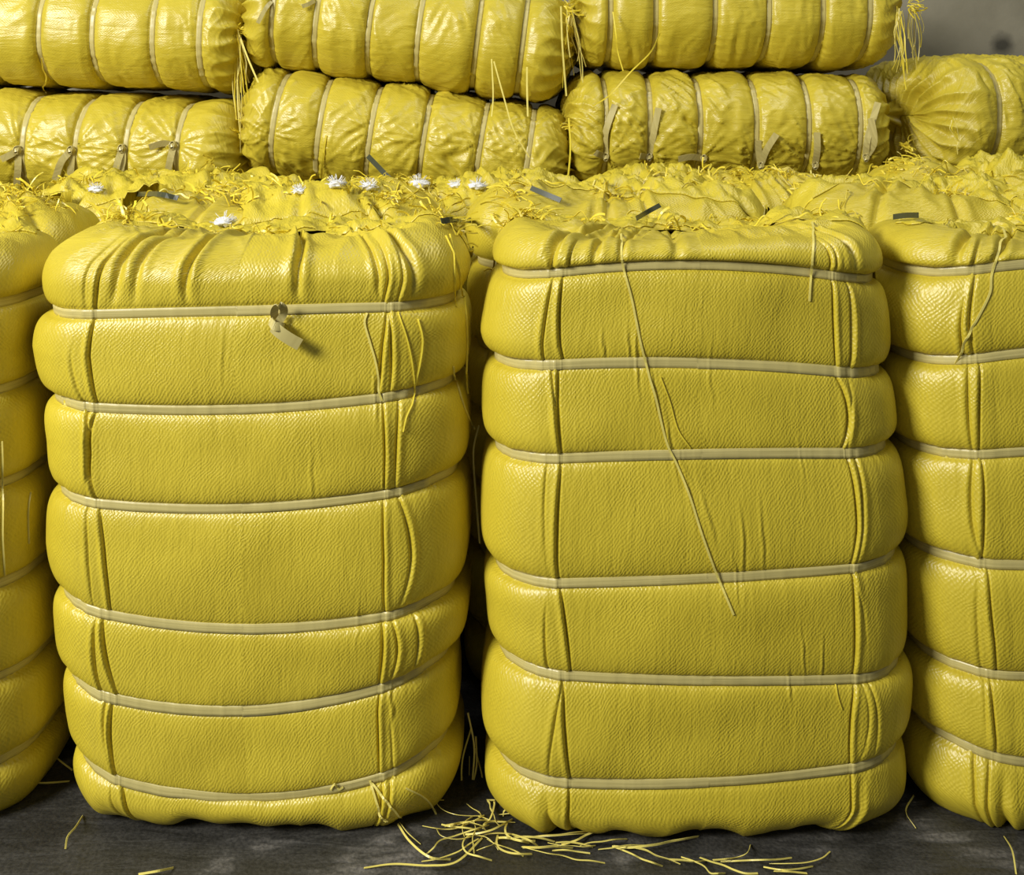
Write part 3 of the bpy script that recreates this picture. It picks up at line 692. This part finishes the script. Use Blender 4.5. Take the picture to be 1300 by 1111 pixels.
# bundles of threads hanging free from gathered ends
def dangle(root, px, py, n, ln, spread, seed, d=3.02, w=(0.002, 0.0036), lean=0.0):
    rg = random.Random(seed)
    for k in range(n):
        L = ln * rg.uniform(0.35, 1.0); x = px + rg.uniform(-spread, spread) * 0.4; y0 = py + rg.uniform(-6, 6); dd = d + rg.uniform(-0.06, 0.05)
        pts = []; dr = rg.uniform(-1, 1) * spread + lean; cur = rg.uniform(-6, 6)
        for j in range(6):
            t = j / 5
            pts.append(at(x + dr * t + cur * math.sin(t * 3.1) + rg.uniform(-1, 1), y0 + L * t, dd))
        thread('hanging_thread', pts, rg.uniform(*w), M_PALE if rg.random() < .6 else M_TAPE, root, None, 0.03, rng=rg)
dangle(UL[0], 301, 42, 18, 155, 9, 1, d=3.1, lean=6)
thread('hanging_thread', [at(304, 45, 3.05), at(315, 75, 3.02), at(328, 105, 2.97)], 0.005, M_PALE, UL[0], (1, 0, 0))
dangle(UM[0], 722, 18, 14, 95, 12, 2, d=3.08, lean=6)
thread('hanging_thread', [at(712, 8, 2.97), at(714, 60, 2.96), at(719, 122, 2.97)], 0.005, M_PALE, UM[0], (1, 0, 0))
thread('hanging_thread', [at(624, 75, 2.95), at(626, 120, 2.92), at(624, 148, 2.9)], 0.004, M_PALE, UM[0], (1, 0, 0))
thread('hanging_thread', [at(627, 78, 2.95), at(640, 125, 2.92), at(652, 165, 2.9), at(672, 200, 2.9)], 0.004, M_PALE, UM[0], (1, 0, 0))
thread('hanging_thread', [at(669, 85, 2.96), at(669, 110, 2.95), at(670, 148, 2.92)], 0.005, M_PALE, UM[0], (1, 0, 0))
thread('hanging_thread', [at(722, 150, 3.0), at(724, 190, 2.97), at(720, 236, 2.96)], 0.005, M_TAPE, LM[0], (1, 0, 0))
dangle(UR[0], 1142, 12, 13, 115, 10, 3, d=3.02, lean=2)
dangle(UR[0], 1160, 10, 9, 80, 9, 4, d=3.1, lean=4)
thread('hanging_thread', [at(838, 42, 2.98), at(826, 66, 2.95), at(800, 92, 2.95), at(775, 120, 2.97), at(752, 135, 2.97)], 0.004, M_TAPE, UR[0], (0, 0, 1))
thread('hanging_thread', [at(778, 15, 2.98), at(782, 45, 2.95), at(784, 65, 2.96), at(791, 90, 2.95)], 0.0035, M_TAPE, UR[0], (1, 0, 0))
dangle(FR[0], 1208, 150, 5, 50, 7, 5, d=2.93, lean=4)

# ------------------------------------------------------------------ twisted knob of cloth at gathered ends
def knob(bale, end, seed, r=0.028):
    root, sack, _ = bale; me = sack.data
    xs = np.zeros(len(me.vertices) * 3, dtype=np.float32); me.vertices.foreach_get('co', xs); xs = xs.reshape(-1, 3)
    e = xs[:, 0].max() if end > 0 else xs[:, 0].min(); zc = (xs[:, 2].max() + xs[:, 2].min()) / 2
    nu, nv = 60, 26; t = np.linspace(0, 1, nv)[:, None]; a = np.linspace(0, 2 * math.pi, nu, endpoint=False)[None, :]
    prof = r * (1.5 - 2.4 * t + 3.4 * t ** 2 - 2.2 * t ** 3) * np.sqrt(np.clip(1.02 - t ** 6, 0, 1)) * (1 + 0.20 * np.sin(a * 7 + t * 5) + 0.15 * vnoise(a * 2.0, t * 4, seed))
    prof[-1] = 0.0005
    X = e - end * 0.025 + end * t * 0.062 + 0 * a; Y = np.cos(a) * prof * 1.2 ; Z = zc + np.sin(a) * prof - 0.012 * t
    V = np.stack([X, Y, Z], -1).reshape(-1, 3); ii = np.arange(nv * nu).reshape(nv, nu); nx = np.roll(ii, -1, 1)
    q = np.stack([ii[:-1], nx[:-1], nx[1:], ii[1:]], -1).reshape(-1, 4)
    if end < 0: q = q[:, ::-1]
    uv = np.stack([a * r + 0 * t, t * 0.06 + 0 * a], -1).reshape(-1, 2)
    link('gathered_end', mesh_np('gathered_end', V, q, uv), M_THIN, root)
knob(FR, -1, 1, 0.034); knob(LM, -1, 2); knob(LR, 1, 3); knob(LR, -1, 4); knob(UL, 1, 5); knob(UM, 1, 6); knob(UR, 1, 7); knob(UM, -1, 8); knob(LL, 1, 9)

# ------------------------------------------------------------------ frayed thread tufts at gathered ends of lying bales
def end_tuft(root, px, py, n, r, seed, d, aim=(-1, -0.6, 0.2), w=0.0035):
    rg = random.Random(seed); t = TB(); p = at(px, py, d)
    for k in range(n):
        dv = (Vector(aim) + Vector((rg.uniform(-1, 1), rg.uniform(-1, 1), rg.uniform(-1, 1))) * 0.9).normalized()
        l = r * rg.uniform(0.4, 1.2)
        pts = [p + Vector((rg.uniform(-1, 1), rg.uniform(-1, 1), rg.uniform(-1, 1))) * 0.012]
        for j in range(4):
            pts.append(pts[-1] + dv * l / 4); dv = (dv + Vector((rg.uniform(-.6, .6), rg.uniform(-.6, .6), rg.uniform(-.7, .3)))).normalized()
        t.add(*tape_geo(catmull(pts, 3), w * rg.uniform(.7, 1.3), 0.0009, None, 0.05, rng=rg))
    o = t.build('frayed_tuft', M_TAPE, root); o['kind'] = 'stuff'; return o
end_tuft(LM[0], 304, 168, 26, 0.05, 1, 3.1)
end_tuft(UL[0], 297, 40, 22, 0.05, 2, 3.08, (1, -.5, 0))
end_tuft(LR[0], 1146, 186, 22, 0.045, 3, 3.08, (1, -.5, 0))
end_tuft(UM[0], 720, 12, 18, 0.045, 4, 3.05, (1, -.5, 0))
end_tuft(UR[0], 1155, 8, 18, 0.045, 5, 3.05, (1, -.5, 0))
end_tuft(LR[0], 726, 160, 10, 0.035, 6, 3.08)
end_tuft(LL[0], 268, 205, 10, 0.04, 7, 3.0, (0.3, -1, -.3))

# ------------------------------------------------------------------ crumpled flaps, frayed fringe and curls on the standing tops
def top_z(bv, x, y):
    r = bv.ray_cast(Vector((x, y, 1.6)), Vector((0, 0, -1)))
    return r[0].z if r[0] else None
def flap(root, bv, cx, cy, lx, ly, hgt, rot, seed):
    """loose hem of cloth lying folded over the bale end"""
    nu, nv = 64, 22
    u = np.linspace(-.5, .5, nu)[:, None]; v = np.linspace(0, 1, nv)[None, :]
    wav = fbm(u * 7 + seed, v * 1.2, seed, 3)
    X = u * lx + 0.012 * vnoise(u * 9 + v * 3, v * 4, seed + 3) ; Yl = v * ly * (1 + 0.35 * vnoise(u * 6, v * 0, seed + 5)) - ly / 2
    Zl = hgt * (np.sin(v * math.pi * (0.92)) * (0.55 + 0.5 * wav) + 0.25 * ridged(u * 14 + v * 4, v * 5 - u * 6, seed + 7) ** 2 * np.sin(v * math.pi))
    Zl = Zl * np.clip((0.5 - np.abs(u)) * 8, 0, 1)
    c, s_ = math.cos(rot), math.sin(rot)
    WX = cx + X * c - Yl * s_; WYy = cy + X * s_ + Yl * c
    Zb = np.zeros_like(WX)
    last = 1.0
    for i in range(nu):
        for j in range(nv):
            z = top_z(bv, WX[i, j], WYy[i, j]); last = z if (z and z > 0.85) else last; Zb[i, j] = last
    Vt = np.stack([WX, WYy, Zb + Zl + 0.003], -1)
    Vb = Vt.copy(); Vb[..., 2] -= 0.0018
    m = nu * nv; a = np.arange(m).reshape(nu, nv)
    q = np.stack([a[:-1, :-1], a[1:, :-1], a[1:, 1:], a[:-1, 1:]], -1).reshape(-1, 4)
    q2 = q[:, ::-1] + m
    loop = np.concatenate([a[:, 0], a[-1, 1:], a[-2::-1, -1], a[0, -2:0:-1]]); ln = np.roll(loop, -1)
    q3 = np.stack([loop, loop + m, ln + m, ln], -1)
    V = np.concatenate([Vt.reshape(-1, 3), Vb.reshape(-1, 3)])
    bpy.context.view_layer.update(); inv = np.array(root.matrix_world.inverted()); V = V @ inv[:3, :3].T + inv[:3, 3]
    uv = np.stack([(u * lx + 0 * v), (v * ly + 0 * u)], -1).reshape(-1, 2); uv = np.concatenate([uv, uv])
    me = mesh_np('end_flap', V, np.concatenate([q, q2, q3]), uv)
    return link('end_flap', me, M_FLAP, root)
def fringe(root, bv, spots, seed, curls=18, box=None, dens=1.0):
    """spots: (x, y, rx, ry, n, length, spikiness)"""
    rg = random.Random(seed); t = TB()
    for (x, y, rx, ry, n, ln, sp) in spots:
        for k in range(int(n * dens)):
            px, py = x + rg.gauss(0, .5) * rx, y + rg.gauss(0, .5) * ry
            z = top_z(bv, px, py)
            if z is None or z < 0.85: continue
            a = rg.uniform(0, 6.28); el = rg.uniform(0.1, 1.2) * sp
            dv = Vector((math.cos(a) * math.cos(el), math.sin(a) * math.cos(el), math.sin(el))); l = ln * rg.uniform(.4, 1.2)
            pts = [Vector((px, py, z + 0.001))]
            for j in range(4):
                q = pts[-1] + dv * l / 4; q.z = max(q.z, z + 0.001); pts.append(q)
                dv = (dv + Vector((rg.uniform(-.35, .35), rg.uniform(-.35, .35), -0.30 * sp + rg.uniform(-.25, .25)))).normalized()
            t.add(*tape_geo(catmull(pts, 2), 0.0034 * rg.uniform(.5, 1.4), 0.0008, None, 0.08, rng=rg))
    if t.v:
        o = t.build('frayed_fringe', M_TAPE, root); o['kind'] = 'stuff'
    if box:   # long loose curls
        for k in range(curls):
            px, py = rg.uniform(box[0], box[1]), rg.uniform(box[2], box[3]); a = rg.uniform(0, 6.28); tn = rg.uniform(-1.1, 1.1)
            pts = []
            for j in range(7):
                z = top_z(bv, px, py)
                if z is None or z < .85: break
                pts.append(Vector((px, py, z + 0.004 + 0.018 * abs(math.sin(j * 1.1 + k)) * rg.random())))
                a += tn * 0.5 + rg.uniform(-.5, .5); px += math.cos(a) * 0.016; py += math.sin(a) * 0.016
            if len(pts) > 2: thread('loose_thread', pts, rg.uniform(0.0025, 0.004), M_TAPE if rg.random() < .7 else M_PALE, root, None, 0.05, rng=rg)
rg = random.Random(77)
tops = [(A_, bvA, -1.215, 1.89, .70), (B_, bvB, -.445, 1.89, .72), (C_, bvC, .315, 1.89, .70), (D_, bvD, 1.045, 1.89, .70)]
tops2 = [(r, world_bvh(sk), r.location.x, r.location.y, .64) for r, sk in row2] ; tops3 = [(r, world_bvh(sk), r.location.x, r.location.y, .64) for r, sk in row3]
for i, (r, bv, x, y, w_) in enumerate(tops):
    for k in range(3):
        flap(r, bv, x + (-.22, .02, .22)[k] + rg.uniform(-.03, .03), y + rg.uniform(0.0, .07), rg.uniform(.22, .30), rg.uniform(.07, .11), rg.uniform(.010, .018), rg.uniform(-.25, .25), 100 + i * 7 + k)
    sp = [(x + rg.uniform(-w_ / 2 + .06, w_ / 2 - .06), y + rg.uniform(-.02, .10), .05, .03, rg.randint(6, 22), .040, .8) for _ in range(7)]
    fringe(r, bv, sp, 200 + i, 12, (x - w_ / 2 + .06, x + w_ / 2 - .06, y - .06, y + .12))
for i, (r, bv, x, y, w_) in enumerate(tops2 + tops3):
    hg = (0.020, 0.032) if i >= 4 else (0.016, 0.028)
    for k in range(4):
        flap(r, bv, x + rg.uniform(-.22, .22), y + rg.uniform(-.12, .10), rg.uniform(.22, .40), rg.uniform(.09, .15), rg.uniform(*hg) * 1.15, rg.uniform(-.45, .45), 300 + i * 7 + k)
    sp = [(x + rg.uniform(-w_ / 2 + .04, w_ / 2 - .04), y + rg.uniform(-.13, .12), .06, .035, rg.randint(8, 34), .045, .85) for _ in range(11)]
    fringe(r, bv, sp, 400 + i, 14, (x - w_ / 2 + .04, x + w_ / 2 - .04, y - .13, y + .12))
# dense bright fringe patches
fringe(row2[1][0], tops2[1][1], [(-.62, 2.30, .16, .08, 130, .05, 1.0), (-.42, 2.25, .14, .06, 110, .05, .9)], 901)
fringe(row3[1][0], tops3[1][1], [(-.80, 2.62, .14, .06, 120, .055, 1.0)], 902)
fringe(C_, bvC, [(.02, 1.93, .06, .05, 60, .05, .8)], 903)
fringe(row2[0][0], tops2[0][1], [(-1.08, 2.25, .1, .06, 90, .05, 1.0)], 905)
fringe(row2[1][0], tops2[1][1], [(-.28, 2.22, .10, .05, 80, .05, .9)], 906)
fringe(row3[3][0], tops3[3][1], [(.40, 2.62, .14, .06, 80, .045, .9)], 907)
fringe(B_, bvB, [(-.72, 1.93, .05, .04, 60, .055, 1.0), (-.12, 1.90, .04, .05, 50, .05, .8)], 904)

# ------------------------------------------------------------------ small things lying on the tops
allb = [t[1] for t in tops + tops2 + tops3] + [world_bvh(o) for o in list(COL.objects) if o.name.startswith('end_flap')]
def any_hit(px, py):
    best = None
    for bv in allb:
        h = hit_px(bv, px, py)
        if h and (best is None or h[0].y < best[0].y): best = h
    return best
def ground_on(px, py):
    h = any_hit(px, py)
    return h[0] if h else at(px, py, 2.6)
def lint(px, py, r, seed, label):
    p = ground_on(px, py); rg = random.Random(seed)
    nu, nv = 28, 18; V = []
    for i in range(nv + 1):
        for j in range(nu):
            th = math.pi * i / nv; ph = 2 * math.pi * j / nu
            k = 1 + 0.28 * float(vnoise(np.array(math.cos(ph) * math.sin(th) * 2.2 + seed), np.array(math.sin(ph) * 2.2 + math.cos(th) * 3), seed)) + 0.16 * float(vnoise(np.array(ph * 5 + seed), np.array(th * 6), seed + 1))
            V.append((math.cos(ph) * math.sin(th) * r * k * 1.3, math.sin(ph) * math.sin(th) * r * k, (math.cos(th) * k + 1) * r * 0.62))
    Q = [(i * nu + j, (i + 1) * nu + j, (i + 1) * nu + (j + 1) % nu, i * nu + (j + 1) % nu) for i in range(nv) for j in range(nu)]
    me = mesh_np('lint_tuft', np.array(V), np.array(Q))
    o = link('lint_tuft', me, M_LINT); o.location = p + Vector((0, 0, -0.002)); o['label'] = label; o['category'] = 'lint'; o['group'] = 'white lint tufts on the bale tops'
    t = TB()
    for k in range(50):
        d = Vector((rg.gauss(0, 1), rg.gauss(0, 1), abs(rg.gauss(0, 1)))).normalized(); q0 = p + Vector((d.x * r * 1.0, d.y * r * .8, d.z * r + r * .3)); d2 = (d + Vector((rg.uniform(-1, 1), rg.uniform(-1, 1), rg.uniform(-.5, 1)))).normalized()
        t.add(*tape_geo([q0, q0 + d2 * r * .35, q0 + (d2 + d * .6) * r * .55], 0.0009, 0.0005, None, rng=rg))
    f = t.build('lint_fibres', M_LINT, o); f['kind'] = 'stuff'
lint(284, 288, 0.015, 1, 'white lint tuft at the front edge of the knotted bale, left of centre')
for k, (px, py, r, lb) in enumerate(((122, 244, .013, 'white lint tuft on the rear tops, leftmost of all the tufts'), (380, 246, .011, 'white lint tuft below the left part of the tilted lower bale'),
    (427, 238, .014, 'white lint tuft left of the dark strap end leaning on the tilted bale'), (468, 240, .013, 'white lint tuft nearest the foot of the dark strap end'),
    (533, 238, .017, 'largest white lint tuft below the middle of the tilted lower bale'), (578, 238, .012, 'white lint tuft second from the right in the row below the tilted bale'),
    (606, 240, .015, 'white lint tuft rightmost in the row below the tilted bale'))):
    lint(px, py, r, 10 + k, lb)
def offcut(pxs, w, label, d=None, mat=M_DARK, side=None):
    if d is None:
        pts = [ground_on(*p) + Vector((0, 0, 0.014 + 0.004 * i)) for i, p in enumerate(pxs)]
    else: pts = [at(px, py, dd) for (px, py), dd in zip(pxs, d)]
    t = TB(); t.add(*tape_geo(catmull(pts, 5), w, 0.0014, side or (0, 0.5, 1)))
    o = t.build('strap_offcut', mat); o['label'] = label; o['category'] = 'strap offcut'; o['group'] = 'dark strap offcuts on the bale tops'
offcut([(467, 198), (488, 220), (508, 241)], 0.014, 'dark olive strap piece leaning up against the tilted lower bale', (2.86, 2.80, 2.76), side=(0.7, 0, 0.75))
offcut([(674, 247), (694, 258), (712, 268)], 0.011, 'dark curved strap piece on the bale top right of the middle gap')
offcut([(560, 291), (578, 291), (598, 293)], 0.011, 'dark green strap piece at the rear right corner of the knotted bale')
offcut([(1134, 285), (1150, 286), (1166, 289)], 0.010, 'short dark strap piece between the two right front bales')
offcut([(174, 254), (200, 257), (226, 265)], 0.011, 'dark strap piece on the rear tops at the left')
offcut([(808, 287), (822, 281), (838, 275)], 0.009, 'small dark strap piece on top of the bale with the long thread')

# ------------------------------------------------------------------ plastic strands on the floor
def floor_pt(px, py, z=0.002):
    y = (CAM_H - z) * F / (py - HOR); return Vector((x_of(px, y), y, z))
def strand(pxs, label, group, w=0.0035, z=None):
    w = w * 0.78
    pts = [floor_pt(px, py, 0.0015 + (0.004 + 0.010 * random.Random(int(px * 7 + py)).random()) * (0 < i < len(pxs) - 1)) for i, (px, py) in enumerate(pxs)]
    t = TB(); t.add(*tape_geo(catmull(pts, 7), w, 0.0009, None, 0.02, rng=random.Random(int(pxs[0][0]))))
    o = t.build('plastic_strand', M_PALE); o['label'] = label; o['category'] = 'plastic strand'
    if group: o['group'] = group
g_gap = 'tangled strands on the floor between the two middle bales'; l_gap = 'thin yellow plastic strand in the tangle on the floor between the two middle bales'
rgs = random.Random(5)
for k in range(26):
    x, y = rgs.gauss(618, 14), rgs.uniform(1030, 1068); a = rgs.uniform(0, 6.28); p = [(x, y)]; st = rgs.uniform(10, 19); tn = rgs.uniform(-.5, .5)
    for j in range(rgs.randint(3, 6)):
        a += tn + rgs.uniform(-.4, .4); x += math.cos(a) * st; y += math.sin(a) * st * .55; y = max(y, 1016); p.append((x, y))
    strand(p, l_gap, g_gap, rgs.uniform(.0025, .0042))
g_r = 'trail of strands on the floor before the bale with the long thread'; l_r = 'yellow strand in the loose floor trail before the bale with the long thread'
for k in range(22):
    x, y = rgs.uniform(650, 990), 1062 + rgs.uniform(0, 14) + 0; a = rgs.uniform(-.4, .4); p = [(x, y + (x - 650) * .09)]; st = rgs.uniform(14, 24); y = p[0][1]
    for j in range(rgs.randint(3, 6)):
        a += rgs.uniform(-.5, .5); x += math.cos(a) * st; y += math.sin(a) * st * .45 + 1.2; p.append((x, min(y, 1109)))
    strand(p, l_r, g_r, rgs.uniform(.0025, .0042))
strand([(505, 1046), (520, 1068), (545, 1088), (572, 1091)], 'long curved yellow strand on the floor before the right part of the knotted bale', None, .004)
strand([(508, 1045), (518, 1058), (534, 1072)], 'short curved yellow strand beside the long curved one before the knotted bale', None, .004)
strand([(462, 1102), (500, 1097), (545, 1099), (580, 1094), (612, 1064)], 'long yellow strand lying along the bottom of the photo, below the knotted bale', None, .004)
strand([(105, 1036), (96, 1050), (86, 1062), (83, 1078)], 'single yellow strand on the floor at the front left corner of the knotted bale', None, .0035)
strand([(176, 1110), (200, 1106), (220, 1102)], 'yellow strand at the very bottom edge of the photo, left part', None, .004)
strand([(0, 992), (28, 994), (60, 994), (88, 992)], 'straight yellow strand in the gap between the left edge bale and the knotted bale', None, .004)
strand([(66, 950), (72, 962), (92, 978)], 'short yellow strand behind the straight one in the left gap', None, .0035)
strand([(1275, 1062), (1285, 1080), (1290, 1110)], 'dark yellow strand on the floor below the right edge bale', None, .003)
strand([(1160, 1010), (1150, 1030), (1163, 1052)], 'yellow strand on the floor in the gap left of the right edge bale', None, .0035)
# threads that hang from the bottom lobes
T(bvB, B_, [(470, 990), (476, 1010), (484, 1035), (492, 1041)], 0.0035, M_PALE, 0.003)
T(bvB, B_, [(472, 993), (490, 1015), (508, 1036)], 0.0035, M_PALE, 0.003)
T(bvB, B_, [(515, 1000), (536, 1010), (548, 1022), (556, 1040)], 0.003, M_PALE, 0.003)
T(bvB, B_, [(420, 1002), (425, 993), (430, 1001), (436, 998)], 0.003, M_PALE, 0.003)
for k, (a, b) in enumerate((((594, 905), (600, 990)), ((598, 925), (586, 1005)), ((603, 950), (612, 1030)), ((596, 960), (607, 1050)), ((604, 935), (596, 1010)))):
    thread('hanging_thread', [at(*a, 1.88), at((a[0] + b[0]) / 2 + (-1) ** k * 5, (a[1] + b[1]) / 2, 1.86), at(*b, 1.85)], 0.003, M_PALE, B_, None, 0.02, rng=random.Random(k))
thread('hanging_thread', [at(608, 540, 1.9), at(601, 575, 1.88), at(605, 640, 1.88), at(609, 690, 1.88)], 0.003, M_PALE, B_, (1, 0, 0))
